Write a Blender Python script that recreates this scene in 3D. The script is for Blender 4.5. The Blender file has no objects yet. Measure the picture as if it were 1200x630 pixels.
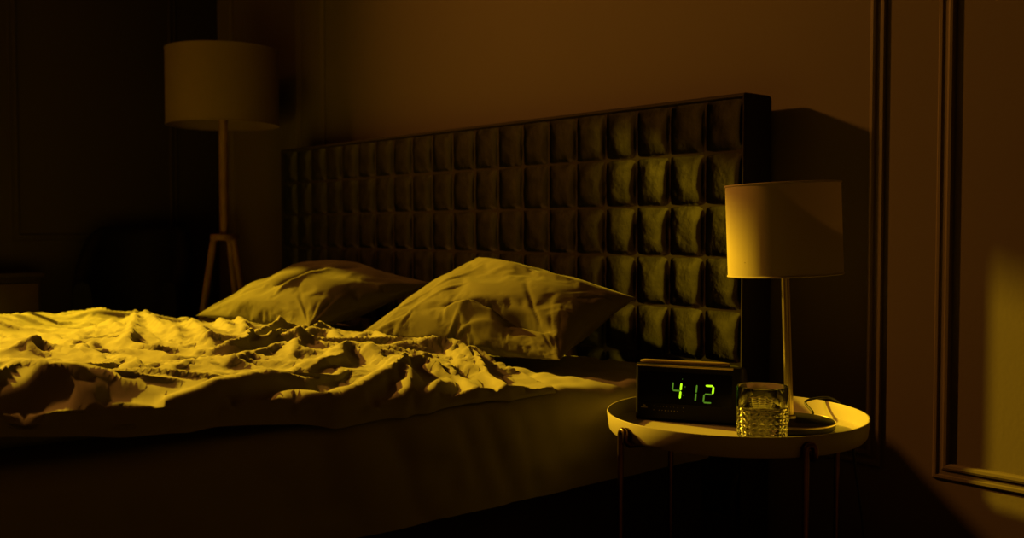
import bpy, bmesh, math, random
import numpy as np
from mathutils import Vector, Matrix, noise

random.seed(7)
rng = np.random.default_rng(11)
C = bpy.context.scene.collection
SC = bpy.context.scene
PI = math.pi

# ------------------------------------------------------------------ camera
CAM = np.array([0.0, 0.0, 0.85])
FW_H = np.array([-0.759, 0.651, 0.0]); FW_H /= np.linalg.norm(FW_H)
RT = np.array([FW_H[1], -FW_H[0], 0.0])
PITCH = math.radians(2.15)
FW = FW_H * math.cos(PITCH) + np.array([0, 0, -math.sin(PITCH)])
UP = FW_H * math.sin(PITCH) + np.array([0, 0, math.cos(PITCH)])
cd = bpy.data.cameras.new('camera')
cam = bpy.data.objects.new('camera', cd); C.objects.link(cam)
m = Matrix(((RT[0], UP[0], -FW[0], CAM[0]), (RT[1], UP[1], -FW[1], CAM[1]), (RT[2], UP[2], -FW[2], CAM[2]), (0, 0, 0, 1)))
cam.matrix_world = m
cd.sensor_width = 36; cd.lens = 36.0; cd.clip_start = 0.05
cd.dof.use_dof = True; cd.dof.focus_distance = 1.85; cd.dof.aperture_fstop = 4.5
SC.camera = cam

def at(px, py, z):
    """a point of the photo taken to the height z"""
    d = FW + (px - 600) / 1200 * RT - (py - 315) / 1200 * UP
    t = (z - CAM[2]) / d[2]
    return CAM + t * d

# ------------------------------------------------------------------ materials
def mat(name, col, rough=0.6, metal=0.0, spec=0.5, bump=None, var=None, sheen=0.0, coat=0.0, emit=None, emit_s=0.0):
    M = bpy.data.materials.new(name); M.use_nodes = True
    nt = M.node_tree; b = nt.nodes['Principled BSDF']
    b.inputs['Base Color'].default_value = (*col, 1)
    b.inputs['Roughness'].default_value = rough
    b.inputs['Metallic'].default_value = metal
    b.inputs['Specular IOR Level'].default_value = spec
    if sheen:
        b.inputs['Sheen Weight'].default_value = sheen
        b.inputs['Sheen Roughness'].default_value = 0.35
    if coat:
        b.inputs['Coat Weight'].default_value = coat; b.inputs['Coat Roughness'].default_value = 0.06
    if emit:
        b.inputs['Emission Color'].default_value = (*emit, 1); b.inputs['Emission Strength'].default_value = emit_s
    tc = nt.nodes.new('ShaderNodeTexCoord')
    if var:                                   # (scale, amount)
        n = nt.nodes.new('ShaderNodeTexNoise'); n.inputs['Scale'].default_value = var[0]; n.inputs['Detail'].default_value = 5
        nt.links.new(tc.outputs['Object'], n.inputs['Vector'])
        r = nt.nodes.new('ShaderNodeValToRGB')
        lo = [c * (1 - var[1]) for c in col]; hi = [min(1, c * (1 + var[1])) for c in col]
        r.color_ramp.elements[0].position = 0.3; r.color_ramp.elements[1].position = 0.7
        r.color_ramp.elements[0].color = (*lo, 1); r.color_ramp.elements[1].color = (*hi, 1)
        nt.links.new(n.outputs['Fac'], r.inputs['Fac']); nt.links.new(r.outputs['Color'], b.inputs['Base Color'])
    if bump:                                  # (scale, strength, distance)
        n = nt.nodes.new('ShaderNodeTexNoise'); n.inputs['Scale'].default_value = bump[0]; n.inputs['Detail'].default_value = 4
        nt.links.new(tc.outputs['Object'], n.inputs['Vector'])
        bp = nt.nodes.new('ShaderNodeBump'); bp.inputs['Strength'].default_value = bump[1]; bp.inputs['Distance'].default_value = bump[2]
        nt.links.new(n.outputs['Fac'], bp.inputs['Height']); nt.links.new(bp.outputs['Normal'], b.inputs['Normal'])
    return M

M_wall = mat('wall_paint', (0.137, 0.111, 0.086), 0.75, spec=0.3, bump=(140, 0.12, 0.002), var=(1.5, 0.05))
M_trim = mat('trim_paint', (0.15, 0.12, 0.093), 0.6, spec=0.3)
M_wall_shaded = mat('shaded_wall_paint', (0.035, 0.027, 0.021), 0.75, spec=0.2, bump=(140, 0.12, 0.002))  # wall paint darkened: the left wall's shade is put into the colour
M_dark = mat('dark_wall_paint', (0.05, 0.04, 0.03), 0.8, spec=0.2)  # for the walls out of view, kept dark to cut bounced light
M_ceil = mat('ceiling_paint', (0.10, 0.09, 0.08), 0.9)
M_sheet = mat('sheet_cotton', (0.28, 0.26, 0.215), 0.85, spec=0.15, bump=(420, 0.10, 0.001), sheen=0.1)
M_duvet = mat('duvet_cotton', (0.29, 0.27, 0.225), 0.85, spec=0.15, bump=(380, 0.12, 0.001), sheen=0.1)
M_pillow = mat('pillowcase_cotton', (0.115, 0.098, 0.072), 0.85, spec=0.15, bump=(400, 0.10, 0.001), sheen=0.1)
M_frame = mat('bed_frame_fabric', (0.035, 0.028, 0.022), 0.9, spec=0.1, bump=(500, 0.3, 0.001))
M_velvet = mat('headboard_velvet', (0.015, 0.014, 0.006), 0.75, spec=0.08, bump=(90, 0.25, 0.003), var=(28, 0.45), sheen=0.16)
def lay_pile(M):
    nt = M.node_tree; b = nt.nodes['Principled BSDF']
    src = b.inputs['Normal'].links[0].from_socket
    mul = nt.nodes.new('ShaderNodeVectorMath'); mul.operation = 'MULTIPLY'; mul.inputs[1].default_value = (-3.2, 1, 2.4)
    nrm = nt.nodes.new('ShaderNodeVectorMath'); nrm.operation = 'NORMALIZE'
    nt.links.new(src, mul.inputs[0]); nt.links.new(mul.outputs[0], nrm.inputs[0]); nt.links.new(nrm.outputs[0], b.inputs['Normal'])
lay_pile(M_velvet)
M_velvet_side = mat('headboard_border_fabric', (0.035, 0.028, 0.02), 0.85, spec=0.1, bump=(300, 0.2, 0.001))
M_tray = mat('tray_enamel', (0.44, 0.40, 0.33), 0.4, spec=0.4, var=(9, 0.06))
M_bronze = mat('bronze_metal', (0.16, 0.09, 0.05), 0.3, metal=1.0, var=(30, 0.2))
M_steel = mat('screw_metal', (0.7, 0.62, 0.5), 0.25, metal=1.0)
M_pole = mat('lamp_pole_metal', (0.55, 0.47, 0.36), 0.28, metal=1.0)
M_base = mat('lamp_base_black', (0.008, 0.007, 0.006), 0.5, spec=0.2)
M_black = mat('black_plastic', (0.006, 0.005, 0.005), 0.5, spec=0.2, bump=(600, 0.1, 0.0005))
M_gloss = mat('clock_window', (0.004, 0.004, 0.004), 0.15, spec=0.25)
M_snooze = mat('snooze_bar_bronze', (0.55, 0.43, 0.26), 0.35, metal=0.5)
M_cable = mat('cable_rubber', (0.012, 0.011, 0.010), 0.5)
M_mark = mat('clock_print', (0.30, 0.28, 0.22), 0.6)
M_wood = mat('lamp_wood', (0.22, 0.12, 0.06), 0.5, var=(14, 0.25))
M_chair = mat('chair_leather', (0.004, 0.003, 0.003), 0.7, spec=0.15, bump=(160, 0.25, 0.002))
M_console = mat('console_wood', (0.022, 0.014, 0.010), 0.5, spec=0.3, var=(10, 0.3))
M_drawer = mat('console_drawer_wood', (0.05, 0.028, 0.018), 0.5, var=(12, 0.3))
M_seg_hi = mat('segment_bright', (0.02, 0.04, 0.01), 0.4, emit=(0.46, 0.92, 0.010), emit_s=1.25)
M_seg_mid = mat('segment_dim', (0.02, 0.04, 0.01), 0.4, emit=(0.075, 0.19, 0.012), emit_s=1.0)
M_seg_lo = mat('segment_faint', (0.02, 0.04, 0.01), 0.4, emit=(0.035, 0.08, 0.01), emit_s=1.0)

def floor_mat():
    M = mat('floor_oak', (0.12, 0.075, 0.045), 0.45)
    nt = M.node_tree; b = nt.nodes['Principled BSDF']
    tc = nt.nodes.new('ShaderNodeTexCoord'); br = nt.nodes.new('ShaderNodeTexBrick')
    br.inputs['Scale'].default_value = 2.0; br.inputs['Brick Width'].default_value = 2.4; br.inputs['Row Height'].default_value = 0.28
    br.inputs['Mortar Size'].default_value = 0.006
    br.inputs['Color1'].default_value = (0.13, 0.08, 0.048, 1); br.inputs['Color2'].default_value = (0.10, 0.062, 0.037, 1); br.inputs['Mortar'].default_value = (0.02, 0.013, 0.01, 1)
    nt.links.new(tc.outputs['Object'], br.inputs['Vector']); nt.links.new(br.outputs['Color'], b.inputs['Base Color'])
    return M
M_floor = floor_mat()

def shade_mat(name, col, tr):
    M = bpy.data.materials.new(name); M.use_nodes = True
    nt = M.node_tree; nt.nodes.clear()
    out = nt.nodes.new('ShaderNodeOutputMaterial')
    d = nt.nodes.new('ShaderNodeBsdfDiffuse'); d.inputs['Color'].default_value = (*col, 1)
    t = nt.nodes.new('ShaderNodeBsdfTranslucent'); t.inputs['Color'].default_value = (*[c * 0.9 for c in col], 1)
    mx = nt.nodes.new('ShaderNodeMixShader'); mx.inputs[0].default_value = tr
    tc = nt.nodes.new('ShaderNodeTexCoord'); n = nt.nodes.new('ShaderNodeTexNoise'); n.inputs['Scale'].default_value = 220
    mp = nt.nodes.new('ShaderNodeMapping'); mp.inputs['Scale'].default_value = (1, 1, 0.15)
    nt.links.new(tc.outputs['Object'], mp.inputs['Vector']); nt.links.new(mp.outputs[0], n.inputs['Vector'])
    bp = nt.nodes.new('ShaderNodeBump'); bp.inputs['Strength'].default_value = 0.12; bp.inputs['Distance'].default_value = 0.001
    nt.links.new(n.outputs['Fac'], bp.inputs['Height'])
    nt.links.new(bp.outputs['Normal'], d.inputs['Normal'])
    nt.links.new(d.outputs[0], mx.inputs[1]); nt.links.new(t.outputs[0], mx.inputs[2]); nt.links.new(mx.outputs[0], out.inputs['Surface'])
    return M
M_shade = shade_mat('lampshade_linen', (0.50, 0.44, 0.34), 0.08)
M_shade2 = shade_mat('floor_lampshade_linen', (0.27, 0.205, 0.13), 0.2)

def glass_mat(name, ior, tint):
    M = bpy.data.materials.new(name); M.use_nodes = True
    nt = M.node_tree; nt.nodes.clear()
    out = nt.nodes.new('ShaderNodeOutputMaterial')
    g = nt.nodes.new('ShaderNodeBsdfGlass'); g.inputs['IOR'].default_value = ior; g.inputs['Roughness'].default_value = 0.02
    g.inputs['Color'].default_value = (*tint, 1)
    nt.links.new(g.outputs[0], out.inputs['Surface'])
    return M
M_glass = glass_mat('clear_glass', 1.47, (0.97, 0.98, 0.96))
M_water = glass_mat('water', 1.33, (0.97, 0.98, 0.96))

# ------------------------------------------------------------------ helpers
def thing(name, label, cat, loc, group=None):
    o = bpy.data.objects.new(name, None); C.objects.link(o)
    o.empty_display_size = 0.05
    o.location = loc; o['label'] = label; o['category'] = cat
    if group: o['group'] = group
    return o

def mesh(name, V, F, material, parent=None, smooth=True, origin=None, auto=None):
    me = bpy.data.meshes.new(name)
    V = np.asarray(V, dtype=float)
    root = parent
    off = np.zeros(3)
    while root is not None:
        off += np.array(root.location); root = root.parent
    if parent is None and origin is not None: off = np.array(origin, dtype=float)
    me.from_pydata((V - off).tolist(), [], [tuple(f) for f in F])
    me.materials.append(material)
    me.validate()
    bm = bmesh.new(); bm.from_mesh(me); bmesh.ops.recalc_face_normals(bm, faces=bm.faces); bm.to_mesh(me); bm.free()
    for p in me.polygons: p.use_smooth = smooth
    o = bpy.data.objects.new(name, me); C.objects.link(o)
    if parent is not None: o.parent = parent
    elif origin is not None: o.location = origin
    if auto:
        try:
            me.set_sharp_from_angle(angle=math.radians(auto))
        except Exception: pass
    return o

def tag(o, label, cat, group=None):
    o['label'] = label; o['category'] = cat
    if group: o['group'] = group

def struct(o): o['kind'] = 'structure'; return o

class MB:
    def __init__(s): s.V = []; s.F = []
    def add(s, V, F):
        n = len(s.V); s.V += [tuple(v) for v in V]; s.F += [tuple(i + n for i in f) for f in F]; return s
    def box(s, lo, hi, bevel=0.0, seg=2, M=None):
        bm = bmesh.new(); bmesh.ops.create_cube(bm, size=1)
        lo = Vector(lo); hi = Vector(hi)
        for v in bm.verts: v.co = Vector(((lo[i] + hi[i]) / 2 + v.co[i] * (hi[i] - lo[i]) for i in range(3)))
        if bevel: bmesh.ops.bevel(bm, geom=bm.edges[:], offset=bevel, segments=seg, affect='EDGES', profile=0.5)
        bm.verts.index_update()
        V = [v.co.copy() for v in bm.verts]
        if M is not None: V = [M @ v for v in V]
        F = [[v.index for v in f.verts] for f in bm.faces]; bm.free()
        return s.add(V, F)
    def lathe(s, prof, n=48, center=(0, 0, 0), M=None, wob=None):
        V = []; F = []
        k = len(prof)
        for i in range(n):
            a = 2 * PI * i / n
            for r, z in prof: 
                p = Vector((r * math.cos(a), r * math.sin(a), z))
                if M is not None: p = M @ p
                V.append(p + Vector(center))
        for i in range(n):
            j = (i + 1) % n
            for q in range(k - 1):
                F.append((i * k + q, j * k + q, j * k + q + 1, i * k + q + 1))
        return s.add(V, F)
    def tube(s, P, r, n=10, closed=False, cap=True):
        P = [Vector(p) for p in P]; k = len(P)
        rr = r if hasattr(r, '__len__') else [r] * k
        V = []; F = []; N = None
        for i in range(k):
            if closed: T = (P[(i + 1) % k] - P[i - 1]).normalized()
            else: T = (P[min(i + 1, k - 1)] - P[max(i - 1, 0)]).normalized()
            if N is None:
                N = T.orthogonal().normalized()
            N = (N - T * N.dot(T)).normalized(); B = T.cross(N)
            for j in range(n):
                a = 2 * PI * j / n; V.append(P[i] + (N * math.cos(a) + B * math.sin(a)) * rr[i])
        for i in range(k if closed else k - 1):
            i2 = (i + 1) % k
            for j in range(n):
                j2 = (j + 1) % n; F.append((i * n + j, i * n + j2, i2 * n + j2, i2 * n + j))
        if cap and not closed:
            F.append(tuple(range(n))[::-1]); F.append(tuple((k - 1) * n + j for j in range(n)))
        return s.add(V, F)
    def build(s, name, material, parent=None, smooth=True, origin=None, auto=40):
        return mesh(name, s.V, s.F, material, parent, smooth, origin, auto)

def spline(P, n=12):
    """Catmull-Rom through points"""
    P = [Vector(p) for p in P]; out = []
    for i in range(len(P) - 1):
        p0 = P[max(i - 1, 0)]; p1 = P[i]; p2 = P[i + 1]; p3 = P[min(i + 2, len(P) - 1)]
        for k in range(n):
            t = k / n
            out.append(0.5 * ((2 * p1) + (p2 - p0) * t + (2 * p0 - 5 * p1 + 4 * p2 - p3) * t * t + (3 * p1 - p0 - 3 * p2 + p3) * t ** 3))
    out.append(P[-1]); return out

def vnoise(X, Y, scale, seed=0.0):
    """value noise by numpy (smooth lattice)"""
    x = X * scale + seed * 17.13; y = Y * scale + seed * 9.71
    xi = np.floor(x).astype(int); yi = np.floor(y).astype(int); fx = x - xi; fy = y - yi
    ux = fx * fx * fx * (fx * (fx * 6 - 15) + 10); uy = fy * fy * fy * (fy * (fy * 6 - 15) + 10)
    def h(a, b):
        n = (a * 374761393 + b * 668265263 + int(seed * 1000) * 982451653) & 0x7fffffff
        n = ((n ^ (n >> 13)) * 1274126177) & 0x7fffffff
        return ((n ^ (n >> 16)) & 0xffff) / 65535.0 * 2 - 1
    a = h(xi, yi); b = h(xi + 1, yi); c = h(xi, yi + 1); d = h(xi + 1, yi + 1)
    return (a * (1 - ux) + b * ux) * (1 - uy) + (c * (1 - ux) + d * ux) * uy

def sstep(a, b, x):
    t = np.clip((x - a) / (b - a), 0, 1); return t * t * (3 - 2 * t)

def grid_faces(nu, nv):
    i = np.arange(nu - 1)[:, None]; j = np.arange(nv - 1)[None, :]
    a = (i * nv + j).ravel(); return np.stack([a, a + nv, a + nv + 1, a + 1], 1).tolist()

# ------------------------------------------------------------------ room shell
YB = 1.88; XL = -4.09; XR = 1.5; YF = -2.6; ZC = 2.75
struct(MB().box((XL - .2, YF - .2, -.1), (XR + .2, YB + .2, 0)).build('floor', M_floor, smooth=False))
struct(MB().box((XL - .2, YF - .2, ZC), (XR + .2, YB + .2, ZC + .1)).build('ceiling', M_ceil, smooth=False))
struct(MB().box((XL - .2, YB, 0), (XR + .2, YB + .2, ZC)).build('wall_back', M_wall, smooth=False))
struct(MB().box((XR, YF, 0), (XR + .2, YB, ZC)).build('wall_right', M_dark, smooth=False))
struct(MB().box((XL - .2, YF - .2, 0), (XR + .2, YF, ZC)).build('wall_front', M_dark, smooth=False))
WY0, WY1, WZ0, WZ1 = -0.9, 1.012, 0.95, 2.045          # window
TY0, TY1, TZ0, TZ1 = -0.9, 0.31, 2.15, 2.58          # fanlight over it
WT = 0.10
w = MB()
xs0, xs1 = XL - WT, XL
w.box((xs0, YF, 0), (xs1, WY0, ZC)); w.box((xs0, WY1, 0), (xs1, YB, ZC))
w.box((xs0, WY0, 0), (xs1, WY1, WZ0)); w.box((xs0, WY0, WZ1), (xs1, WY1, TZ0)); w.box((xs0, WY0, TZ1), (xs1, WY1, ZC))
w.box((xs0, TY1, TZ0), (xs1, WY1, TZ1))
w.box((XL - .31, WY0 - .1, 2.125), (XL, WY1 + .3, 2.15))   # unseen ledge, added to keep the fanlight lamp from shining through the window
struct(w.build('wall_left', M_wall_shaded, smooth=False))
wf = MB()
for (a, b, c, d) in ((WY0, WY1, WZ0, WZ1), (TY0, TY1, TZ0, TZ1)):
    t = .012
    wf.box((XL - .09, a, c), (XL - .05, a + t, d)); wf.box((XL - .09, b - t, c), (XL - .05, b, d))
    wf.box((XL - .09, a, c), (XL - .05, b, c + t)); wf.box((XL - .09, a, d - t), (XL - .05, b, d))
struct(wf.build('window_1', M_trim, smooth=False))

PROF = [(0, 0), (0, .007), (.003, .011), (.008, .011), (.010, .006), (.018, .006), (.020, .013), (.024, .016), (.029, .015), (.032, .010), (.033, 0)]
def frame_trim(name, a0, a1, z0, z1, to3, m=None):
    """picture-frame moulding, outer size a0..a1 by z0..z1, profile measured inwards from the outer edge"""
    V = []; k = len(PROF)
    for (sa, sz) in ((0, 0), (1, 0), (1, 1), (0, 1)):
        for (o, h) in PROF:
            a = a1 - o if sa else a0 + o; z = z1 - o if sz else z0 + o
            V.append(to3(a, z, h * .6))
    F = []
    for c in range(4):
        d = (c + 1) % 4
        for q in range(k - 1): F.append((c * k + q, d * k + q, d * k + q + 1, c * k + q + 1))
    return struct(mesh(name, V, F, m or M_trim, smooth=False))
back = lambda a, z, h: (a, YB - h, z)
frame_trim('trim_1', -3.24, -1.060, .378, 2.4, back)
frame_trim('trim_2', -.952, 1.3, .378, 2.4, back)
frame_trim('trim_3', -3.97, -3.38, .378, 2.4, back)
left = lambda a, z, h: (XL + h, a, z)
frame_trim('trim_4', 1.06, 1.70, .805, 2.4, left, M_wall_shaded)
struct(MB().box((XL, YB - .018, 0), (XR, YB, .11), .004).build('baseboard_back', M_trim, smooth=False))
struct(MB().box((XL, YF, 0), (XL + .018, YB - .02, .11), .004).build('baseboard_left', M_trim, smooth=False))

# ------------------------------------------------------------------ bed
BX0, BX1, BY0, BY1 = -3.25, -1.345, -0.32, 1.725
ZM = 0.555
bed = thing('bed', 'wide double bed with tufted dark velvet headboard and rumpled pale bedding', 'bed', (-2.3, 1.74, 0))
fr = MB(); fr.box((BX0 + .02, BY0 + .02, .06), (BX1 - .03, BY1 - .01, .385), .012, 3)
fr.build('bed_frame', M_frame, bed)
for (x, y) in ((BX0 + .1, BY0 + .1), (BX1 - .12, BY0 + .1), (BX0 + .1, BY1 - .15), (BX1 - .12, BY1 - .15)):
    MB().lathe([(0, 0), (.022, 0), (.03, .062), (0, .062)], 20, (x, y, 0)).build('leg', M_console, bed)

def rounded_box(lo, hi, r, res, disp):
    lo = np.array(lo); hi = np.array(hi); cs = []
    V = []; F = []
    axes = [(0, 1, 2, 1), (0, 2, 1, 0), (0, 2, 1, 1), (1, 2, 0, 0), (1, 2, 0, 1)]
    for (a, b, c, side) in axes:
        na = max(2, int((hi[a] - lo[a]) / res)); nb = max(2, int((hi[b] - lo[b]) / (res if b != 2 else res * .7)))
        ga, gb = np.meshgrid(np.linspace(lo[a], hi[a], na), np.linspace(lo[b], hi[b], nb), indexing='ij')
        P = np.zeros((na * nb, 3)); P[:, a] = ga.ravel(); P[:, b] = gb.ravel(); P[:, c] = hi[c] if side else lo[c]
        lo2 = lo + r; hi2 = hi - r; lo2 = lo2.copy(); lo2[2] = lo[2]
        Q = np.clip(P, lo2, hi2); d = P - Q; L = np.linalg.norm(d, axis=1, keepdims=True); L[L == 0] = 1
        N = d / L; P = Q + N * np.where(np.linalg.norm(d, axis=1, keepdims=True) > 0, r, 0)
        P = disp(P, N)
        n0 = len(V); V += P.tolist(); F += [tuple(i + n0 for i in f) for f in grid_faces(na, nb)]
    return V, F
def sag(x, y):
    return .0 * sstep(-1.72, -1.42, x) * sstep(1.05, .6, y)
def sheet_disp(P, N):
    x, y, z = P[:, 0], P[:, 1], P[:, 2]
    side = sstep(BX1 - .03, BX1 - .005, x)
    f = sstep(.385, .46, z)
    # vertical drags on the side, running slightly aslant
    u = y + (z - .45) * .35
    wr = .009 * np.abs(vnoise(u, z * .25, 9, 1)) + .007 * np.abs(vnoise(u, z * .3, 17, 2)) + .003 * vnoise(y, z, 30, 3)
    P = P.copy(); P[:, 0] += side * (wr - .006)
    top = sstep(ZM - .03, ZM, z)
    ur = y * .6 + x
    P[:, 2] -= sag(x, y) * sstep(.42, .555, z)
    P[:, 2] += top * sstep(1.22, 1.32, y) * (.016 * np.abs(vnoise(ur, y * .4, 11, 4)) + .008 * np.abs(vnoise(ur, y, 24, 5)) - .008)
    return P
V, F = rounded_box((BX0, BY0, .375), (BX1, BY1, ZM), .045, .011, sheet_disp)
mt = mesh('mattress', V, F, M_sheet, bed)
bmx = bmesh.new(); bmx.from_mesh(mt.data); bmesh.ops.remove_doubles(bmx, verts=bmx.verts, dist=.0015); bmx.to_mesh(mt.data); bmx.free()
for p in mt.data.polygons: p.use_smooth = True

# headboard
HX0, HX1, HYF, HYB, HZ = -3.305, -1.300, 1.757, 1.848, 1.137
hb = MB(); hb.box((HX0, HYF, .02), (HX1, HYB, HZ), .010, 3)
hob = hb.build('headboard', M_velvet_side, bed)
tx0, tx1, tz1 = HX0 + .012, HX1 - .010, HZ - .010
NC, NR, RP = 20, 8, .1115
cw = (tx1 - tx0) / NC
NU, NVv = NC * 14 + 1, NR * 14 + 1
gu, gv = np.meshgrid(np.linspace(0, NC, NU), np.linspace(0, NR, NVv), indexing='ij')
fu = (gu % 1) * 2 - 1; fv = (gv % 1) * 2 - 1
# gather vertices near the seams
def warp(g): 
    i = np.floor(g + 1e-9); f = g - i; return i + .5 - .5 * np.sign(.5 - f) * np.abs(1 - 2 * f) ** .7
wu, wv = warp(gu), warp(gv)
fu = (wu - np.floor(wu + 1e-9)) * 2 - 1; fv = (wv - np.floor(wv + 1e-9)) * 2 - 1
bumph = (1 - np.abs(fu) ** 2.9) ** .7 * (1 - np.abs(fv) ** 3.2) ** .62
X = tx0 + wu * cw; Z = tz1 - wv * RP
droop = 1 + .06 * fv
Y = HYF + .002 - .012 * bumph * droop - .0012 * vnoise(X, Z, 60, 7)
Xs = X + 0 * Y
V = np.stack([Xs.ravel(), Y.ravel(), Z.ravel()], 1)
F = grid_faces(NU, NVv)
mesh('tufted_panel', V, F, M_velvet, hob)
# piping round the top and the right end of the padded face
pp = MB(); pp.tube([(HX0 + .006, HYF - .002, .2), (HX0 + .006, HYF - .002, HZ - .006), (HX1 - .005, HYF - .002, HZ - .006), (HX1 - .005, HYF - .002, .2)], .005, 8)
pp.build('piping', M_velvet_side, hob)

# ------------------------------------------------------------------ ridges for cloth
def poly_dist(X, Y, P):
    """unsigned distance to polyline, signed side and fraction along"""
    D = np.full(X.shape, 1e9); S = np.zeros(X.shape); T = np.zeros(X.shape)
    n = len(P) - 1
    for i in range(n):
        ax, ay = P[i]; bx, by = P[i + 1]; dx, dy = bx - ax, by - ay; L2 = dx * dx + dy * dy + 1e-12
        t = np.clip(((X - ax) * dx + (Y - ay) * dy) / L2, 0, 1)
        ex, ey = X - ax - t * dx, Y - ay - t * dy; d = np.hypot(ex, ey)
        s = np.sign(dx * ey - dy * ex); k = d < D
        D = np.where(k, d, D); S = np.where(k, s, S); T = np.where(k, (i + t) / n, T)
    return D, S, T
def ridge(X, Y, P, A, wl, wr, ends=.25):
    """a crest along P, width wl on its left side and wr on its right, fading at the ends"""
    lo = min(p[0] for p in P) - 6 * max(wl, wr), min(p[1] for p in P) - 6 * max(wl, wr)
    hi = max(p[0] for p in P) + 6 * max(wl, wr), max(p[1] for p in P) + 6 * max(wl, wr)
    k = (X > lo[0]) & (X < hi[0]) & (Y > lo[1]) & (Y < hi[1])
    out = np.zeros(X.shape)
    if not k.any(): return out
    D, S, T = poly_dist(X[k], Y[k], P)
    w = np.where(S > 0, wl, wr)
    q = np.sqrt((D / w) ** 2 + .05) - math.sqrt(.05)
    prof = np.exp(-q * 1.35)
    env = np.minimum(1, np.minimum(T / max(ends, 1e-3) + .12, (1 - T) / max(ends, 1e-3) + .12))
    out[k] = A * prof * env
    return out
def w2(pts, z=.61):
    P = [Vector((*at(px, py, z)[:2], 0)) for px, py in pts]
    return [(p.x, p.y) for p in spline(P, 6)]

# ------------------------------------------------------------------ duvet
hem_pts = [(-.62, -1.40), (-.25, -1.39), (.10, -1.38), (.34, -1.372), (.47, -1.368), (.63, -1.372), (.83, -1.366), (1.0, -1.366), (1.36, -1.368)]
hy = np.array([p[0] for p in hem_pts]); hx = np.array([p[1] for p in hem_pts])
up_x = np.array([-3.6, -3.25, -3.0, -2.75, -2.5, -2.12, -1.9, -1.65, -1.52, -1.40, -1.30])
up_y = np.array([1.00, 1.06, 1.17, 1.215, 1.245, 1.315, 1.35, 1.345, 1.32, 1.29, 1.25])
def smooth_interp(xq, xs, ys):
    xx = np.linspace(xs[0], xs[-1], 400); yy = np.interp(xx, xs, ys); k = np.hanning(31); k /= k.sum()
    yp = np.convolve(np.pad(yy, 15, mode='edge'), k, mode='valid'); return np.interp(xq, xx, yp)
# distance inwards from the near hem: dense on the rounded edge
EDGE = .11
dq = EDGE * (1 - np.cos(np.linspace(0, PI / 2, 10)))
LTOP = 1.62
dfar = np.linspace(EDGE, LTOP, 225)[1:]
dd = np.concatenate([dq, dfar])
tt = np.linspace(0, 1, 235)
DD, TT = np.meshgrid(dd, tt, indexing='ij')
Yg = -.5 + TT * (1.34 + .5)
Xh = smooth_interp(Yg, hy, hx)
frac = DD / LTOP
Xg = Xh + (-3.235 - Xh) * frac                     # inward to the far edge of the bed
# upper hem: squeeze the rows to end on the hem line
yu = smooth_interp(Xg, up_x, up_y)
Yg = -.5 + TT * (yu + .5)
Xg = smooth_interp(Yg, hy, hx); Xh = Xg.copy(); Xg = Xh + (-3.235 - Xh) * frac
X, Y = Xg, Yg
d_hem = (Xh - X)
d_up = (yu - Y)
TH = .046 + .020 * sstep(.75, .38, Y)
hemz = smooth_interp(Y, np.array([-.6, .2, .34, .47, .63, .83, 1.0, 1.4]), np.array([.604, .603, .600, .592, .581, .566, .560, .556]))
h = hemz + (ZM + .012 - hemz) * sstep(.05, .40, d_hem)
def bull(d, w): q = np.clip(d / w, 0, 1); return np.sqrt(np.clip(1 - (1 - q) ** 2, 0, 1))
th = TH * (.25 * bull(d_hem, .015) + .75 * sstep(0, .19 - .06 * sstep(.8, .4, Y), d_hem)) * (.35 + .65 * bull(d_up, .09))
th *= 1 - .50 * sstep(.75, 1.15, Y) * sstep(.5, .05, d_hem)      # thinner at the near upper corner
h += th
h -= .032 * sstep(-2.3, -3.0, X)
h += .009 * vnoise(X, Y, 3.2, 21) + .004 * vnoise(X, Y, 6.5, 22)
inn = sstep(0, .06, d_hem) * sstep(-.005, .05, d_up)
R = np.zeros(X.shape)
def R_(pts, A, wl, wr, ends=.25, z=.61):
    global R
    R = R + ridge(X, Y, w2(pts, z), A, wl, wr, ends)
# far-left puffy hump
R_([(-190, 384), (-120, 372), (-55, 376), (-20, 386)], .13, .09, .07, .3)
R_([(8, 384), (30, 369), (62, 362), (100, 364), (122, 372)], .055, .10, .05, .2)
R_([(-20, 392), (40, 388), (95, 391), (118, 380)], -.030, .05, .05)
# crests at the far edge
R_([(122, 372), (136, 384), (142, 392)], .040, .020, .030)
R_([(156, 361), (158, 380), (150, 400), (146, 412)], .050, .022, .014)
R_([(166, 366), (178, 380), (196, 394)], .045, .026, .016)
R_([(196, 378), (206, 392), (212, 404)], .028, .02, .016)
R_([(214, 371), (230, 384), (240, 404), (246, 414)], .034, .030, .014)
R_([(255, 371), (262, 384), (272, 396)], .034, .028, .013)
R_([(275, 373), (286, 386), (283, 400)], .030, .024, .013)
# long crests across the bed
R_([(60, 396), (72, 408), (92, 409), (115, 403), (135, 407), (165, 414), (205, 414), (240, 416)], .034, .020, .020)
R_([(82, 428), (95, 417), (115, 404)], .030, .016, .022)
R_([(100, 430), (104, 419), (130, 416), (170, 418), (200, 422), (235, 419)], .022, .014, .014)
R_([(-30, 402), (0, 408), (22, 414), (30, 421), (15, 432)], .030, .020, .016)
R_([(-30, 424), (0, 427), (25, 424), (48, 423), (80, 428), (110, 434)], .028, .016, .018)
R_([(-30, 434), (10, 436), (45, 437), (75, 441)], .022, .014, .018)
R_([(20, 446), (50, 441), (75, 448), (120, 437), (130, 423)], .022, .016, .02)
R_([(128, 420), (140, 430), (150, 440), (170, 436), (190, 432)], .020, .022, .016)
R_([(180, 443), (205, 433), (225, 432), (245, 437)], .022, .016, .018)
R_([(238, 418), (262, 415), (286, 409), (304, 399), (330, 388), (352, 383)], .040, .016, .016)
R_([(292, 410), (320, 405), (345, 399), (372, 391), (392, 388)], .030, .014, .016)
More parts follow.
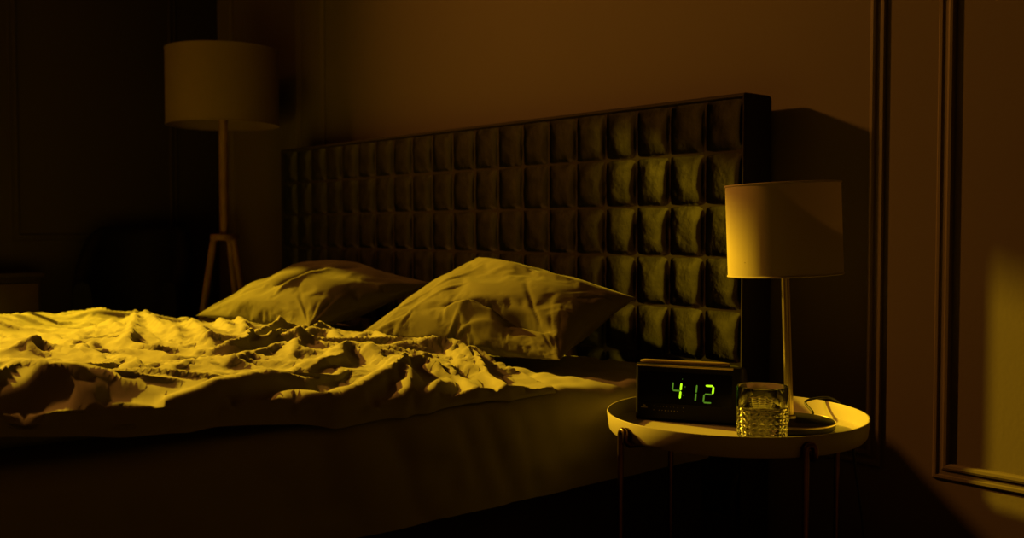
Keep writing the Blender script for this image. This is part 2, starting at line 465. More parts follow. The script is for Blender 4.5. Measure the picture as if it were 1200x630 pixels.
R_([(335, 420), (352, 404), (368, 396), (390, 396), (402, 402)], .030, .018, .014)
R_([(268, 426), (292, 420), (318, 412), (338, 410), (360, 415), (390, 414)], .024, .014, .018)
R_([(240, 437), (262, 431), (282, 424), (300, 424), (330, 426), (352, 428)], .022, .014, .018)
R_([(345, 434), (370, 428), (390, 422), (398, 414), (420, 412), (440, 417), (458, 420)], .040, .020, .016)
# front crest and the diagonal folds on the near face
R_([(-40, 449), (30, 450), (90, 455), (130, 458), (185, 451), (240, 446), (295, 442), (345, 436), (385, 433), (430, 434)], .034, .06, .030, .1, .637)
R_([(160, 476), (200, 471), (222, 472), (240, 462), (270, 452)], .020, .02, .02, .3, .61)
R_([(268, 488), (300, 473), (335, 464), (365, 460), (395, 450), (425, 442)], .026, .022, .02, .25, .61)
R_([(392, 484), (410, 476), (432, 466), (452, 456), (470, 446), (478, 434), (470, 424), (452, 418)], .036, .022, .014, .2, .61)
R_([(420, 478), (446, 472), (470, 462), (492, 453), (508, 440), (520, 432)], .030, .018, .016, .2, .60)
R_([(450, 436), (462, 424), (476, 418), (500, 418), (520, 424)], .030, .016, .016, .2, .61)
R_([(440, 403), (480, 401), (512, 400), (540, 402), (548, 412)], .030, .016, .012, .2, .62)
R_([(512, 420), (535, 430), (555, 438), (575, 446)], .018, .016, .016, .3, .60)
R_([(545, 412), (560, 428), (585, 440), (610, 446), (640, 452)], .022, .018, .014, .2, .59)
R_([(420, 395), (440, 392), (455, 402)], .016, .016, .012)
# many small creases
R *= .72
for i in range(64):                              # long shallow folds that run aslant over the bed
    cx = rng.uniform(-3.15, -1.5); cy = rng.uniform(-.2, 1.2)
    a = rng.normal(.80, .28); L = rng.uniform(.14, .50); cur = rng.normal(0, .45)
    P = []
    for k in range(9):
        s_ = (k / 8 - .5) * L; aa = a + cur * s_ / L
        P.append((cx + s_ * math.cos(aa), cy + s_ * math.sin(aa)))
    ww = rng.uniform(.011, .019)
    R += ridge(X, Y, P, rng.uniform(.007, .017), ww * rng.uniform(.9, 1.8), ww, .4)
h += .80 * R * (.30 + .70 * inn) * sstep(-.002, .02, d_up) * sstep(0, .02, d_hem)
h += (.0016 * vnoise(X, Y, 26, 23) + .0008 * vnoise(X, Y, 55, 24)) * inn
h = np.maximum(h, np.where(d_hem < .03, 0, ZM + .006 - sag(X, Y)))
# ripple of the hem itself and the near face pushing outward with the folds
Xo = X + (R * .35 * sstep(.09, .0, d_hem)) + .006 * vnoise(Y, Y * 0, 9, 25) * sstep(.1, 0, d_hem)
# near hem slips down over the rounded mattress edge where it reaches it
ov = np.maximum(0, Xo - (BX1 - .045)); Zt = h - np.where(ov > 0, ov ** 2 * 8, 0)
top = np.stack([Xo, Y, Zt], -1)
# the far side hangs over the left of the bed
nd = 14; drape = []
last = top[-1]
for k in range(1, nd + 1):
    a = min(1, k / 5) * PI / 2; r = .05
    p = last.copy(); p[:, 0] = last[:, 0] - r * math.sin(a) - .002 * k; p[:, 2] = last[:, 2] - r * (1 - math.cos(a)) - max(0, k - 5) * .024
    p[:, 0] += .008 * vnoise(p[:, 1], p[:, 1] * 0, 8, 26) * min(1, k / 8) - .004 * min(1, k / 8)
    drape.append(p)
G = np.concatenate([top, np.array(drape)], 0)
def settle(G, grow, frames, bend):
    """let the quilt cover, cut a little too large, settle on the bed so that it buckles into folds"""
    nu, nv = G.shape[:2]
    me = bpy.data.meshes.new('tmp'); me.from_pydata(G.reshape(-1, 3).tolist(), [], grid_faces(nu, nv))
    o = bpy.data.objects.new('tmp', me); C.objects.link(o)
    vg = o.vertex_groups.new(name='pin'); idx = np.arange(nu * nv).reshape(nu, nv)
    pins = set(idx[:2].ravel()) | set(idx[-3:].ravel()) | set(idx[:, -1:].ravel()) | set(idx[:, :2].ravel())
    vg.add([int(i) for i in pins], 1.0, 'REPLACE')
    B = G[::2, ::2].copy(); B[..., 2] = np.maximum(ZM - .045, B[..., 2] - .014)
    mb = bpy.data.meshes.new('tmpb'); mb.from_pydata(B.reshape(-1, 3).tolist(), [], [f[::-1] for f in grid_faces(B.shape[0], B.shape[1])])
    b = bpy.data.objects.new('tmpb', mb); C.objects.link(b)
    b.modifiers.new('col', 'COLLISION'); b.collision.thickness_outer = .005; b.collision.use_normal = False; b.collision.use_culling = False; b.collision.cloth_friction = 20
    md = o.modifiers.new('cloth', 'CLOTH'); st = md.settings
    st.quality = 6; st.mass = .15; st.tension_stiffness = 25; st.compression_stiffness = 25; st.shear_stiffness = 8; st.bending_stiffness = bend
    st.tension_damping = 10; st.compression_damping = 10; st.bending_damping = .5; st.air_damping = 3
    st.shrink_min = -grow; st.vertex_group_mass = 'pin'; st.pin_stiffness = 1
    md.collision_settings.distance_min = .004; md.collision_settings.use_self_collision = False
    md.point_cache.frame_start = 1; md.point_cache.frame_end = frames
    for f in range(1, frames + 1): SC.frame_set(f)
    ev = o.evaluated_get(bpy.context.evaluated_depsgraph_get()); m2 = ev.to_mesh()
    co = np.empty(nu * nv * 3); m2.vertices.foreach_get('co', co); ev.to_mesh_clear()
    bpy.data.objects.remove(o); bpy.data.objects.remove(b); SC.frame_set(1)
    return co.reshape(nu, nv, 3)
G = settle(G, .06, 24, .6)
# underside, so that the quilt has a body
nu, nv = G.shape[:2]
U = G.copy()
G[:len(dd), :, 2] = np.where(G[:len(dd), :, 0] < BX1 - .05, np.maximum(G[:len(dd), :, 2], ZM + .008 - sag(G[:len(dd), :, 0], G[:len(dd), :, 1])), G[:len(dd), :, 2])
U[:len(dd), :, 2] = G[:len(dd), :, 2] - .004 - np.maximum(0, G[:len(dd), :, 2] - .010 - ZM) * sstep(.02, .10, d_hem) * sstep(.0, .06, d_up)
def msurf(x):
    e = np.clip(x - (BX1 - .045), 0, .044); return ZM - .045 + np.sqrt(.045 ** 2 - e ** 2)
G[:len(dd), :, 2] = np.maximum(G[:len(dd), :, 2], msurf(G[:len(dd), :, 0]) + .009)
dx = G[len(dd):]; dx[..., 0] = np.minimum(dx[..., 0], -3.236 - .030 * sstep(ZM + .012, ZM - .02, dx[..., 2])); dx[..., 0] = np.minimum(dx[..., 0], np.where(dx[..., 2] < ZM + .004, -3.262, 9)); G[len(dd):] = dx
U[:len(dd), :, 2] = np.maximum(U[:len(dd), :, 2], msurf(G[:len(dd), :, 0]) + .004)
U[len(dd):, :, :] = G[len(dd):, :, :]
U[:len(dd), :, 2] = np.where(G[:len(dd), :, 0] < BX1 - .05, np.maximum(U[:len(dd), :, 2], ZM + .002), U[:len(dd), :, 2])
U[len(dd):, :, 0] += .006
V = np.concatenate([G.reshape(-1, 3), U.reshape(-1, 3)], 0)
F = grid_faces(nu, nv); n0 = nu * nv
F += [[a + n0 for a in f[::-1]] for f in grid_faces(nu, nv)]
for i in range(nu - 1):
    F.append([i * nv, i * nv + n0, (i + 1) * nv + n0, (i + 1) * nv]); F.append([i * nv + nv - 1, (i + 1) * nv + nv - 1, (i + 1) * nv + nv - 1 + n0, i * nv + nv - 1 + n0])
for j in range(nv - 1):
    F.append([j, j + 1, j + 1 + n0, j + n0]); b = (nu - 1) * nv; F.append([b + j, b + j + n0, b + j + 1 + n0, b + j + 1])
du = mesh('duvet', V, F, M_duvet, None, True, (-2.3, .4, ZM), 75)
tag(du, 'crumpled pale cotton duvet spread over the bed', 'duvet')

# ------------------------------------------------------------------ pillows
def pillow(name, label, Cs, T, Tb, seed, folds, group, nrm=None):
    A, B, D, Cc = [np.array(c, float) for c in Cs]    # back-left, back-right, front-right, front-left
    n = 120
    u, v = np.meshgrid(np.linspace(-1, 1, n), np.linspace(-1, 1, n), indexing='ij')
    u = np.sign(u) * (1 - (1 - np.abs(u)) ** 1.25); v = np.sign(v) * (1 - (1 - np.abs(v)) ** 1.25)
    pin = .085
    uu = u * (1 - pin * (1 - v * v) * np.abs(u) ** 3); vv = v * (1 - pin * (1 - u * u) * np.abs(v) ** 3)
    a = (uu + 1) / 2; b = (vv + 1) / 2                 # a: left->right, b: front->back
    P = ((1 - a) * (1 - b))[..., None] * Cc + (a * (1 - b))[..., None] * D + (a * b)[..., None] * B + ((1 - a) * b)[..., None] * A
    N = np.cross(D - Cc + B - A, A - Cc + B - D); N /= np.linalg.norm(N)
    shape = (np.clip(1 - np.abs(u) ** 2.2, 0, 1) ** .62) * (np.clip(1 - np.abs(v) ** 2.2, 0, 1) ** .62)
    w = .010 * vnoise(u, v, 1.6, seed) + .005 * vnoise(u, v, 3.3, seed + 1)
    # drags that radiate from the corners
    for (cu, cv) in ((-1, -1), (1, -1), (1, 1), (-1, 1)):
        ang = np.arctan2(v - cv, u - cu); rad = np.hypot(u - cu, v - cv)
        w += .0055 * np.abs(vnoise(ang * 2.2, rad * .25, 2.6, seed + 3 + cu + 2 * cv)) * np.exp(-(rad / .75) ** 2) * sstep(.03, .3, rad)
    f = np.zeros(u.shape)
    for (pts, Am, wl, wr) in folds: 
        f += ridge(u, v, [(p.x, p.y) for p in spline([(*q, 0) for q in pts], 6)], Am, wl, wr, .3)
    up = T * shape + (w + f) * shape ** .5
    dn = -Tb * shape
    top = P + up[..., None] * N; bot = P + dn[..., None] * N
    top[..., 2] += 0; bot[..., 2] = np.maximum(bot[..., 2], ZM + .006); 
    bot[..., 1] = np.minimum(bot[..., 1], 1.705)
    top[..., 1] = np.minimum(top[..., 1], 1.708); top[..., 2] = np.maximum(top[..., 2], ZM + .008)
    V = np.concatenate([top.reshape(-1, 3), bot.reshape(-1, 3)], 0)
    F = grid_faces(n, n); F += [[i + n * n for i in q[::-1]] for q in grid_faces(n, n)]
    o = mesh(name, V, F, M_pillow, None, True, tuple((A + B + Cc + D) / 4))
    bmx = bmesh.new(); bmx.from_mesh(o.data); bmesh.ops.remove_doubles(bmx, verts=bmx.verts, dist=.0002); bmesh.ops.recalc_face_normals(bmx, faces=bmx.faces); bmx.to_mesh(o.data); bmx.free()
    # the slip is a little large for its filling: let it crinkle
    vg = o.vertex_groups.new(name='pin'); pts = [v.index for v in o.data.vertices if v.index % 397 == 0 or (v.co.z + o.location.z) < ZM + .01]
    vg.add(pts, 1.0, 'REPLACE')
    md = o.modifiers.new('cloth', 'CLOTH'); st = md.settings
    st.quality = 5; st.mass = .12; st.tension_stiffness = 25; st.compression_stiffness = 25; st.shear_stiffness = 10; st.bending_stiffness = .35
    st.air_damping = 6; st.shrink_min = -.009; st.vertex_group_mass = 'pin'; st.effector_weights.gravity = 0
    md.point_cache.frame_start = 1; md.point_cache.frame_end = 12
    for f_ in range(1, 13): SC.frame_set(f_)
    ev = o.evaluated_get(bpy.context.evaluated_depsgraph_get()); m2 = ev.to_mesh(); co = np.empty(len(m2.vertices) * 3); m2.vertices.foreach_get('co', co); ev.to_mesh_clear()
    o.modifiers.clear(); o.vertex_groups.clear(); SC.frame_set(1)
    o.data.vertices.foreach_set('co', co); o.data.update()
    for p in o.data.polygons: p.use_smooth = True
    tag(o, label, 'pillow', group)
    return o
pillow('pillow', 'pale pillow nearest the alarm clock, leaning on the headboard in front of the other pillow',
       [(-2.06, 1.665, .775), (-1.495, 1.635, .705), (-1.485, 1.40, .590), (-2.12, 1.33, .60)], .078, .07, 31,
       [([(-.15, -.62), (.15, -.52), (.45, -.50), (.8, -.56)], -.085, .045, .09), ([(-.15, -.72), (.2, -.72), (.5, -.72)], .042, .10, .10),
        ([(-.05, -.95), (.1, -.75), (.35, -.62)], .012, .05, .04), ([(.0, -.98), (.25, -.85), (.55, -.80)], .012, .05, .04),
        ([(-.8, -.9), (-.5, -.3), (-.35, .1)], .006, .05, .04), ([(-.6, -.95), (-.4, -.5), (-.2, -.2)], .006, .04, .04),
        ([(-.95, .95), (-.5, .55), (.3, .45), (.9, .7)], .014, .10, .12)], 'bed pillows')
pillow('pillow', 'pale pillow nearest the floor lamp, partly hidden behind the other pillow',
       [(-2.86, 1.675, .735), (-2.30, 1.675, .705), (-2.33, 1.31, .60), (-2.93, 1.27, .595)], .085, .06, 47,
       [([(.05, -.55), (.15, -.1), (.0, .25)], -.035, .09, .09), ([(.25, -.7), (.35, -.2), (.2, .3)], .02, .07, .07),
        ([(.35, .6), (.2, .2), (.3, -.2)], -.02, .07, .07), ([(-.8, -.8), (-.4, -.4), (-.2, .2)], .006, .05, .05)], 'bed pillows')

# ------------------------------------------------------------------ side table
TC = np.array([-1.093, 1.450, 0.0]); ZT = .505
tb = thing('side_table', 'small round side table with pale rimmed tray top on dark metal legs', 'side table', tuple(TC))
tr = MB(); tr.lathe([(0, ZT), (.195, ZT), (.212, ZT + .001), (.2165, ZT + .004), (.2200, .5335), (.2205, .535), (.2222, .535), (.2228, .5335), (.2190, ZT + .001), (.2150, ZT - .004), (.196, ZT - .0045), (0, ZT - .0045)], 128, tuple(TC))
tr.build('tray', M_tray, tb)
rg = MB(); rg.tube([(TC[0] + .16 * math.cos(2 * PI * k / 64), TC[1] + .16 * math.sin(2 * PI * k / 64), ZT - .0095) for k in range(64)], .005, 10, True)
rg.build('support_ring', M_bronze, tb)
for (r_, f_) in ((-.91, -.41), (.26, -.965), (-.34, .94), (.91, .42)):
    dv = RT[:2] * r_ + FW_H[:2] * f_; dv /= np.linalg.norm(dv)
    tg = np.array([-dv[1], dv[0]])
    R0 = .2300; p = TC[:2] + dv * R0
    pts = [(*p, 0.0), (*p, .1), (*p, .3), (*p, .45), (*p, .514)]
    for k in range(1, 9):
        a = PI * k / 8; q = p + tg * .008 * (1 - math.cos(a)); pts.append((*q, .514 + .008 * math.sin(a)))
    q = p + tg * .016; pts += [(*q, .505), (*(q - dv * .006), .499), (*(TC[:2] + dv * .16 + tg * .010), .4955)]
    lg = MB(); lg.tube(pts, .0052, 10)
    lo = lg.build('leg', M_bronze, tb)
    # dark arched tab on the rim that takes the leg, with its screw
    arch = [(-.004, .498), (.020, .498), (.020, .514)] + [(.008 + .012 * math.cos(a), .514 + .012 * math.sin(a)) for a in np.linspace(0, PI, 10)] + [(-.004, .514)]
    V = []; 
    def rimr(z): return .2190 + (.2228 - .2190) * (z - .508) / (.5335 - .508)
    for off in (.0004, .0022):
        for (s, z) in arch:
            rr = max(.2185, rimr(z)) + off
            b = TC[:2] + dv * math.sqrt(max(0, rr * rr - s * s)) + tg * s; V.append((*b, z))
    k = len(arch); F = [tuple(range(k))[::-1], tuple(range(k, 2 * k))] + [(i, (i + 1) % k, k + (i + 1) % k, k + i) for i in range(k)]
    mesh('bracket', V, F, M_bronze, lo, False)
    sp = TC[:2] + dv * .2265 + tg * .008
    s = MB(); s.lathe([(0, .0022), (.0012, .002), (.0024, .001), (.0026, 0)], 14, (*sp, .515), Matrix.Rotation(math.atan2(dv[1], dv[0]), 3, 'Z') @ Matrix.Rotation(PI / 2, 3, 'Y'))
    s.build('screw', M_steel, lo)
    MB().lathe([(0, 0), (.0075, 0), (.0075, .012), (.0055, .016), (0, .016)], 14, (*p, 0)).build('foot_cap', M_black, lo)

# ------------------------------------------------------------------ alarm clock
ZF = ZT + .0012
PL = np.array([-1.266, 1.384]); ud = np.array([.884, .467]); ud /= np.linalg.norm(ud); bd = np.array([-ud[1], ud[0]])
CW, CH = .192, .098
clk = thing('alarm_clock', 'black digital alarm clock with glowing green digits on the round tray', 'alarm clock', (*(PL + ud * CW / 2 + bd * .03), ZF))
def cp(u, d, z): return (*(PL + ud * u + bd * d), ZF + z)
prof = [(.004, 0), (.000, .004), (.003, CH - .002), (.001, CH), (.001, CH + .003), (.006, CH + .0045), (.014, CH + .004), (.05, CH - .006), (.062, CH - .016), (.066, .02), (.063, 0)]
V = []; F = []; k = len(prof)
us = [(0, .93), (.0015, .975), (.005, 1), (CW - .012, 1), (CW - .006, .97), (CW - .002, .90), (CW, .78)]
for (u, s) in us:
    for (d, z) in prof:
        V.append(cp(u, .033 + (d - .033) * s, z * (1 if z < .01 else (.985 + .015 * s))))
for i in range(len(us) - 1):
    for j in range(k): F.append((i * k + j, i * k + (j + 1) % k, (i + 1) * k + (j + 1) % k, (i + 1) * k + j))
F.append(tuple(range(k))[::-1]); F.append(tuple((len(us) - 1) * k + j for j in range(k)))
cb = mesh('body', V, F, M_black, clk, True, None, 35)
# glossy front window
def facep(u, v, o): # u 0..1, v 0..1 on the sloping face
    z = .004 + (CH - .008) * v; d = .000 + .003 * v
    return cp(u * CW, d - o, z)
def face_plate(name, u0, u1, v0, v1, o, material, parent, r=.02, thick=.0006):
    ring = []
    for (cu, cv, a0) in ((u1 - r, v1 - r * 2, 0), (u0 + r, v1 - r * 2, 90), (u0 + r, v0 + r * 2, 180), (u1 - r, v0 + r * 2, 270)):
        for a in (0, 30, 60, 90):
            t = math.radians(a0 + a); ring.append((cu + r * math.cos(t), cv + 2 * r * math.sin(t)))
    k = len(ring); V = [facep(u, v, o) for u, v in ring] + [facep(u, v, o - thick) for u, v in ring]
    F = [tuple(range(k)), tuple(range(k, 2 * k))[::-1]] + [(i, k + i, k + (i + 1) % k, (i + 1) % k) for i in range(k)]
    return mesh(name, V, F, material, parent, False)
dp = face_plate('display_window', .035, .905, .30, .93, .0010, M_gloss, clk)
sb = MB(); 
tb_pts = [cp(.006 + (CW - .03) * q, .0125, CH + .0062) for q in np.linspace(0, 1, 20)]
sb.tube(tb_pts, [.0035] + [.0052] * 18 + [.0035], 14)
sb.build('snooze_bar', M_snooze, clk)
lp = MB(); lp.tube([cp(.002, .0006, CH + .0008), cp(CW - .016, .0006, CH + .0008)], .0016, 8); lp.build('lip', M_snooze, clk)
# seven-segment figures
def seg(mb, u0, v0, u1, v1, wdt, o=.0018):
    """bar from one end to the other, pointed ends; units are metres on the face"""
    a = np.array([u0, v0]); b = np.array([u1, v1]); t = (b - a) / np.linalg.norm(b - a); nn = np.array([-t[1], t[0]]) * wdt / 2
    a = a + t * .0006; b = b - t * .0006
    pts = [a, a + t * wdt / 2 + nn, b - t * wdt / 2 + nn, b, b - t * wdt / 2 - nn, a + t * wdt / 2 - nn]
    V = [facep(p[0] / CW, p[1] / (CH - .008), o) for p in pts] + [facep(p[0] / CW, p[1] / (CH - .008), o - .0008) for p in pts]
    F = [(0, 1, 2, 3, 4, 5), (11, 10, 9, 8, 7, 6)] + [(i, 6 + i, 6 + (i + 1) % 6, (i + 1) % 6) for i in range(6)]
    mb.add(V, F)
DW, DH, SL = .0150, .0300, .10
def digit(u0, v0, lit):
    """lit: dict segment -> material"""
    def P(x, y): return (u0 + x * DW + y * DH * SL, v0 + y * DH)
    S = dict(a=((0, 1), (1, 1)), b=((1, 1), (1, .5)), c=((1, .5), (1, 0)), d=((0, 0), (1, 0)), e=((0, .5), (0, 0)), f=((0, 1), (0, .5)), g=((0, .5), (1, .5)))
    first = None
    for key, mm in lit:
        mb = MB()
        for q in key: seg(mb, *P(*S[q][0]), *P(*S[q][1]), .0034 if mm is M_seg_hi else .0026)
        o = mb.build('digit' if first is None else 'segment', mm, dp if first is None else first, False)
        if first is None: first = o
V0 = .0345
digit(.066, V0 + .0025, [('bc', M_seg_hi), ('fg', M_seg_mid)])
digit(.094, V0, [('bc', M_seg_mid)])
digit(.1235, V0 - .001, [('ab', M_seg_hi), ('ged', M_seg_mid)])
cl = MB()
for (u, v) in ((.0905, V0 + .0250), (.0882, V0 + .0095)):
    seg(cl, u - .0013, v, u + .0013, v, .0026)
cl.build('colon', M_seg_lo, dp, False)
al = MB(); seg(al, .0855 - .001, V0 + .0385, .0855 + .001, V0 + .0385, .002); al.build('indicator_dot', M_seg_lo, dp, False)
# small print under the window: maker's block, underline and two rows of scale ticks
pr = MB()
def tick(u0, u1, v, w_): seg(pr, u0, v, u1, v, w_, .0009)
tick(.012, .0165, .0225, .0028); tick(.0150, .0190, .0222, .0028); tick(.0085, .0225, .0185, .0014)
for u, l in ((.032, .003), (.040, .0022), (.0455, .002), (.0505, .002), (.0565, .0025), (.063, .002), (.069, .002), (.076, .003), (.086, .004)): tick(u, u + l, .0215, .0016)
for u, l in ((.032, .003), (.042, .003), (.0475, .003), (.053, .0045), (.059, .003), (.064, .004), (.0695, .004), (.0755, .003), (.0865, .003)): tick(u, u + l, .0145, .0018)
tick(.0135, .0175, .044, .0018)
pr.build('printed_marks', M_mark, cb, False)

# ------------------------------------------------------------------ drinking glass
GC = (-.986, 1.379, ZF)
gl = thing('drinking_glass', 'short cut glass tumbler of water standing beside the alarm clock on the round tray', 'glass', GC)
GR, GH = .0405, .093
n = 120; nz = 90
V = []; zs = np.linspace(0, GH, nz)
def outer(a, z):
    q = z / GH
    r = GR * (.93 + .07 * min(1, q * 2.2)) if q > .06 else GR * (.86 + .07 * q / .06)
    if .07 < q < .66:
        env = min(1, (q - .07) / .04, (.66 - q) / .04)
        p = z * 95; t = a * 10 / PI
        dm = abs(((t + p) % 2) - 1) + abs(((t - p) % 2) - 1)
        r += env * (.0026 * (1 - abs(dm - 1)) - .0013)
    return r
inner_prof = [(GR - .0022, GH), (GR - .003, GH * .66), (GR - .0045, GH * .3), (GR - .006, GH * .16), (GR - .012, GH * .11), (0.0, GH * .10)]
for z in zs:
    for i in range(n):
        a = 2 * PI * i / n; r = outer(a, z); V.append((GC[0] + r * math.cos(a), GC[1] + r * math.sin(a), GC[2] + z))
base = len(V); F = []
for j in range(nz - 1):
    for i in range(n): F.append((j * n + i, j * n + (i + 1) % n, (j + 1) * n + (i + 1) % n, (j + 1) * n + i))
F.append(tuple(range(n))[::-1])
prev = (nz - 1) * n
for (r, z) in [(GR - .0006, GH + .0008), (GR - .0016, GH + .0008)] + inner_prof[:-1]:
    st = len(V)
    for i in range(n): a = 2 * PI * i / n; V.append((GC[0] + r * math.cos(a), GC[1] + r * math.sin(a), GC[2] + z))
    for i in range(n): F.append((prev + i, prev + (i + 1) % n, st + (i + 1) % n, st + i))
    prev = st
V.append((GC[0], GC[1], GC[2] + GH * .10)); F += [(prev + i, prev + (i + 1) % n, len(V) - 1) for i in range(n)]
mesh('tumbler', V, F, M_glass, gl, True, None, 40)
wz = GH * .655
wt = MB(); wt.lathe([(0, GH * .102), (GR - .0124, GH * .112), (GR - .0064, GH * .162), (GR - .0049, GH * .3), (GR - .0033, wz - .001), (GR - .0033, wz), (GR - .006, wz - .0008), (0, wz - .001)], 80, GC)
wt.build('water', M_water, gl)

# ------------------------------------------------------------------ table lamp
LC = np.array([-1.035, 1.528, ZF])
tl = thing('table_lamp', 'table lamp with pale drum shade and slim metal stem on the tray', 'table lamp', tuple(LC))
MB().lathe([(0, 0), (.074, 0), (.0765, .002), (.0770, .011), (.0755, .0135), (.073, .0142), (.012, .0165), (0, .0165)], 80, tuple(LC)).build('base', M_base, tl)
MB().lathe([(.0772, .0095), (.0782, .011), (.0777, .0128), (.0755, .0138), (.0752, .0130), (.0765, .0120)], 80, tuple(LC)).build('base_rim', M_pole, tl)
TILT = math.radians(-2.3)
MT = Matrix.Rotation(TILT, 3, Vector(FW_H))
def lp(p): return MT @ Vector(p) + Vector(LC)
pl = MB(); pl.lathe([(0, .0155), (.011, .0155), (.011, .021), (.0072, .023), (.0072, .262), (.011, .264), (.0125, .268), (.0125, .30), (0, .30)], 28, tuple(LC), MT)
pl.build('stem', M_pole, tl)
SR, SZ0, SZ1 = .0975, .268, .424
sh = MB(); sh.lathe([(SR, SZ0), (SR, SZ0 + (SZ1 - SZ0) * .33), (SR, SZ0 + (SZ1 - SZ0) * .66), (SR, SZ1)], 96, tuple(LC), MT)
sho = sh.build('lamp_shade', M_shade, tl)
rm = MB()
for z in (SZ0, SZ1):
    rm = MB(); rm.tube([lp((SR * math.cos(2 * PI * k / 80), SR * math.sin(2 * PI * k / 80), z)) for k in range(80)], .0016, 8, True)
    rm.build('shade_rim', M_shade, sho)
sp = MB()
for k in range(3):
    a = 2 * PI * k / 3 + .4; sp.tube([lp((.012 * math.cos(a), .012 * math.sin(a), .293)), lp((SR * math.cos(a), SR * math.sin(a), .293))], .0012, 6)
sp.build('shade_spider', M_steel, sho)
MB().lathe([(0, .30), (.012, .30), (.013, .312), (.028, .335), (.030, .35), (.022, .368), (0, .374)], 28, tuple(LC), MT).build('bulb', M_tray, tl)
ck = MB()
def rp(r_, f_, z): 
    q = LC[:2] + RT[:2] * r_ + FW_H[:2] * f_; return (*q, z)
def tp(ang_r, ang_f, rad, z):
    dv = RT[:2] * ang_r + FW_H[:2] * ang_f; dv /= np.linalg.norm(dv); q = TC[:2] + dv * rad; return (*q, z)
cpts = [rp(.052, .056, ZF + .007), rp(.060, .068, ZF + .014), tp(.80, .60, .195, .533), tp(.865, .50, .2215, .5415), tp(.915, .40, .232, .534), tp(.945, .32, .238, .515), tp(.955, .29, .240, .49)]
ck.tube(spline(cpts, 10), .0024, 8)
c2 = [tp(.955, .29, .240, .462), tp(.96, .28, .243, .42), tp(.965, .27, .250, .37), tp(.97, .26, .258, .30), tp(.97, .25, .260, .2), tp(.97, .25, .262, .08), tp(.98, .3, .29, .006), tp(.95, .5, .36, .004)]
ck.tube(spline(c2, 10), .0024, 8)
cbo = ck.build('cable', M_cable, tl)
swp = tp(.955, .29, .240, .476)
sw = MB(); dv = RT[:2] * .955 + FW_H[:2] * .29; dv /= np.linalg.norm(dv)
Mz = Matrix.Translation(swp) @ Matrix.Rotation(math.atan2(dv[1], dv[0]), 4, 'Z')
sw.box((-.007, -.010, -.018), (.007, .010, .018), .004, 3, Mz)
sw.build('inline_switch', M_black, cbo)

# ------------------------------------------------------------------ floor lamp
FC = np.array([-3.452, 1.605, 0.0])
fl = thing('floor_lamp', 'tall wooden tripod floor lamp with white drum shade in the corner', 'floor lamp', tuple(FC))
FSR, FZ0, FZ1 = .1955, 1.225, 1.487
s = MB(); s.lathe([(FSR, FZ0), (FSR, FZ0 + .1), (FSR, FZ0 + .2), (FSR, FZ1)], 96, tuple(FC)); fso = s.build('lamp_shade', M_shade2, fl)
rm = MB()
for z in (FZ0, FZ1):
    rm = MB(); rm.tube([(FC[0] + FSR * math.cos(2 * PI * k / 80), FC[1] + FSR * math.sin(2 * PI * k / 80), z) for k in range(80)], .0022, 8, True)
    rm.build('shade_rim', M_shade2, fso)
sp = MB()
for k in range(3):
    a = 2 * PI * k / 3 + .2; sp.tube([(FC[0] + .014 * math.cos(a), FC[1] + .014 * math.sin(a), 1.29), (FC[0] + FSR * math.cos(a), FC[1] + FSR * math.sin(a), 1.29)], .0018, 6)
sp.build('shade_spider', M_steel, fso)
MB().lathe([(0, .835), (.014, .835), (.0155, 1.0), (.0155, 1.235), (.018, 1.24), (.018, 1.30), (0, 1.30)], 28, tuple(FC)).build('pole', M_wood, fl)
MB().lathe([(0, 1.30), (.016, 1.30), (.033, 1.345), (.034, 1.365), (.024, 1.39), (0, 1.397)], 24, tuple(FC)).build('bulb', M_tray, fl)
MB().lathe([(0, .815), (.046, .815), (.05, .819), (.05, .834), (.046, .838), (0, .838)], 48, tuple(FC)).build('hub_plate', M_wood, fl)
for (r_, f_) in ((-1, -.12), (.95, -.30), (.25, .97)):
    dv = RT[:2] * r_ + FW_H[:2] * f_; dv /= np.linalg.norm(dv)
    a = FC[:2] + dv * .036; b = FC[:2] + dv * (.165 if r_ < 0 else .19)
    lg = MB(); lg.tube([(*a, .818), (*((a + b) / 2), .41), (*b, 0.0)], [.0135, .0125, .0105], 14)
    lg.build('leg', M_wood, fl)

# ------------------------------------------------------------------ tub chair behind the bed
AC = np.array([-3.80, 1.405, 0.0]); face = math.atan2(-.62, .78)
ch = thing('tub_chair', 'dark round-backed tub chair in the shadows behind the bed', 'chair', tuple(AC))
def chair_pt(a, r, z): return (AC[0] + r * math.cos(face + a), AC[1] + r * math.sin(face + a), z)
# shell: padded wall wrapping the back and sides, highest at the back
na = 60; prof_n = 14
V = []; F = []
angs = np.linspace(math.radians(62), math.radians(298), na)
for a in angs:
    t = abs(a - PI) / math.radians(118); top = .865 - .20 * sstep(.45, 1.0, np.array(t)).item() ; th_ = .030
    endr = 1 - .35 * sstep(.92, 1.0, np.array(t)).item()
    ring = []
    ro = .205 + .012 * (1 - t)
    ring += [(ro - .03, .30), (ro - .008, .31), (ro, .36), (ro + .006, .55), (ro + .004, top - .04), (ro - .006, top - .012), (ro - th_, top), (ro - 2 * th_ + .008, top - .012), (ro - 2 * th_, top - .04), (ro - 2 * th_ - .004, .55), (ro - 2 * th_ - .002, .42), (ro - 2 * th_, .32), (ro - .045, .30)]
    for (r, z) in ring: V.append(chair_pt(a, r, z))
k = len(ring)
for i in range(na - 1):
    for j in range(k): F.append((i * k + j, i * k + (j + 1) % k, (i + 1) * k + (j + 1) % k, (i + 1) * k + j))
F.append(tuple(range(k))[::-1]); F.append(tuple((na - 1) * k + j for j in range(k)))
mesh('backrest', V, F, M_chair, ch, True, None, 60)
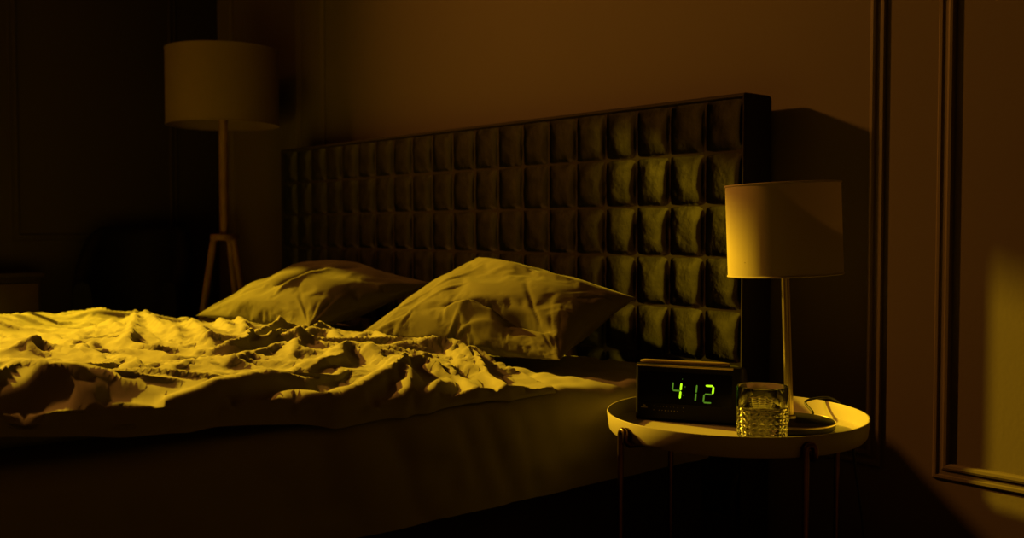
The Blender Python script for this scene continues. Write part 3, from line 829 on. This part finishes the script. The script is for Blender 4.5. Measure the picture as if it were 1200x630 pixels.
MB().lathe([(0, .30), (.13, .30), (.140, .31), (.141, .40), (.134, .43), (.11, .445), (0, .452)], 48, (AC[0], AC[1], 0)).build('seat', M_chair, ch)
for a in (45, 135, 225, 315):
    x, y, _ = chair_pt(math.radians(a), .12, 0); x2, y2, _ = chair_pt(math.radians(a), .145, 0)
    MB().tube([(x, y, .305), (x2, y2, 0)], [.014, .009], 12).build('leg', M_console, ch)

# ------------------------------------------------------------------ low dark console against the left wall
cx0, cx1, cy0, cy1, cz = XL + .022, -3.93, .55, 1.12, .70
co = thing('console_cabinet', 'low dark cabinet along the left wall beside the tub chair', 'cabinet', ((cx0 + cx1) / 2, (cy0 + cy1) / 2, 0))
MB().box((cx0, cy0, .08), (cx1 - .01, cy1, cz - .02), .003).build('body', M_console, co, False)
MB().box((cx0, cy0 - .01, cz - .02), (cx1 + .006, cy1 + .01, cz), .004).build('cabinet_top', M_console, co, False)
for z0, z1 in ((.10, .29), (.30, .48), (.49, .66)):
    dr = MB(); dr.box((cx1 - .012, cy0 + .01, z0), (cx1 + .002, cy1 - .01, z1), .003); d = dr.build('drawer', M_drawer, co, False)
    kb = MB(); kb.lathe([(0, .022), (.009, .02), (.011, .012), (.005, .004), (.005, 0)], 18, (cx1 + .001, (cy0 + cy1) / 2, (z0 + z1) / 2), Matrix.Rotation(PI / 2, 3, 'Y')); kb.build('knob', M_bronze, d)
for x, y in ((cx0 + .02, cy0 + .03), (cx1 - .035, cy0 + .03), (cx0 + .02, cy1 - .03), (cx1 - .035, cy1 - .03)):
    MB().box((x - .012, y - .012, 0), (x + .012, y + .012, .082), .002).build('leg', M_console, co, False)

# ------------------------------------------------------------------ light
def point(name, loc, col, power, rad):
    l = bpy.data.lights.new(name, 'POINT'); l.color = col; l.energy = power; l.shadow_soft_size = rad
    o = bpy.data.objects.new(name, l); C.objects.link(o); o.location = loc; return o
point('street_light_key', (-7.5, -.01, 3.29), (1.0, .61, .014), 4900, .06)        # street lamp outside the window
point('street_light_fill', (-4.30, .13, 2.36), (1.0, .36, .045), 275, .085)         # amber glow through the fanlight
W = bpy.data.worlds.new('world'); SC.world = W; W.use_nodes = True
W.node_tree.nodes['Background'].inputs[0].default_value = (1.0, .45, .12, 1); W.node_tree.nodes['Background'].inputs[1].default_value = .002
vs = SC.view_settings
vs.view_transform = 'Standard'; vs.look = 'None'; vs.gamma = 1.0; vs.exposure = 0.0; vs.use_curve_mapping = False
SC.cycles.max_bounces = 8; SC.cycles.diffuse_bounces = 1; SC.cycles.transmission_bounces = 8; SC.cycles.use_denoising = True
SC.cycles.sample_clamp_indirect = 3.0
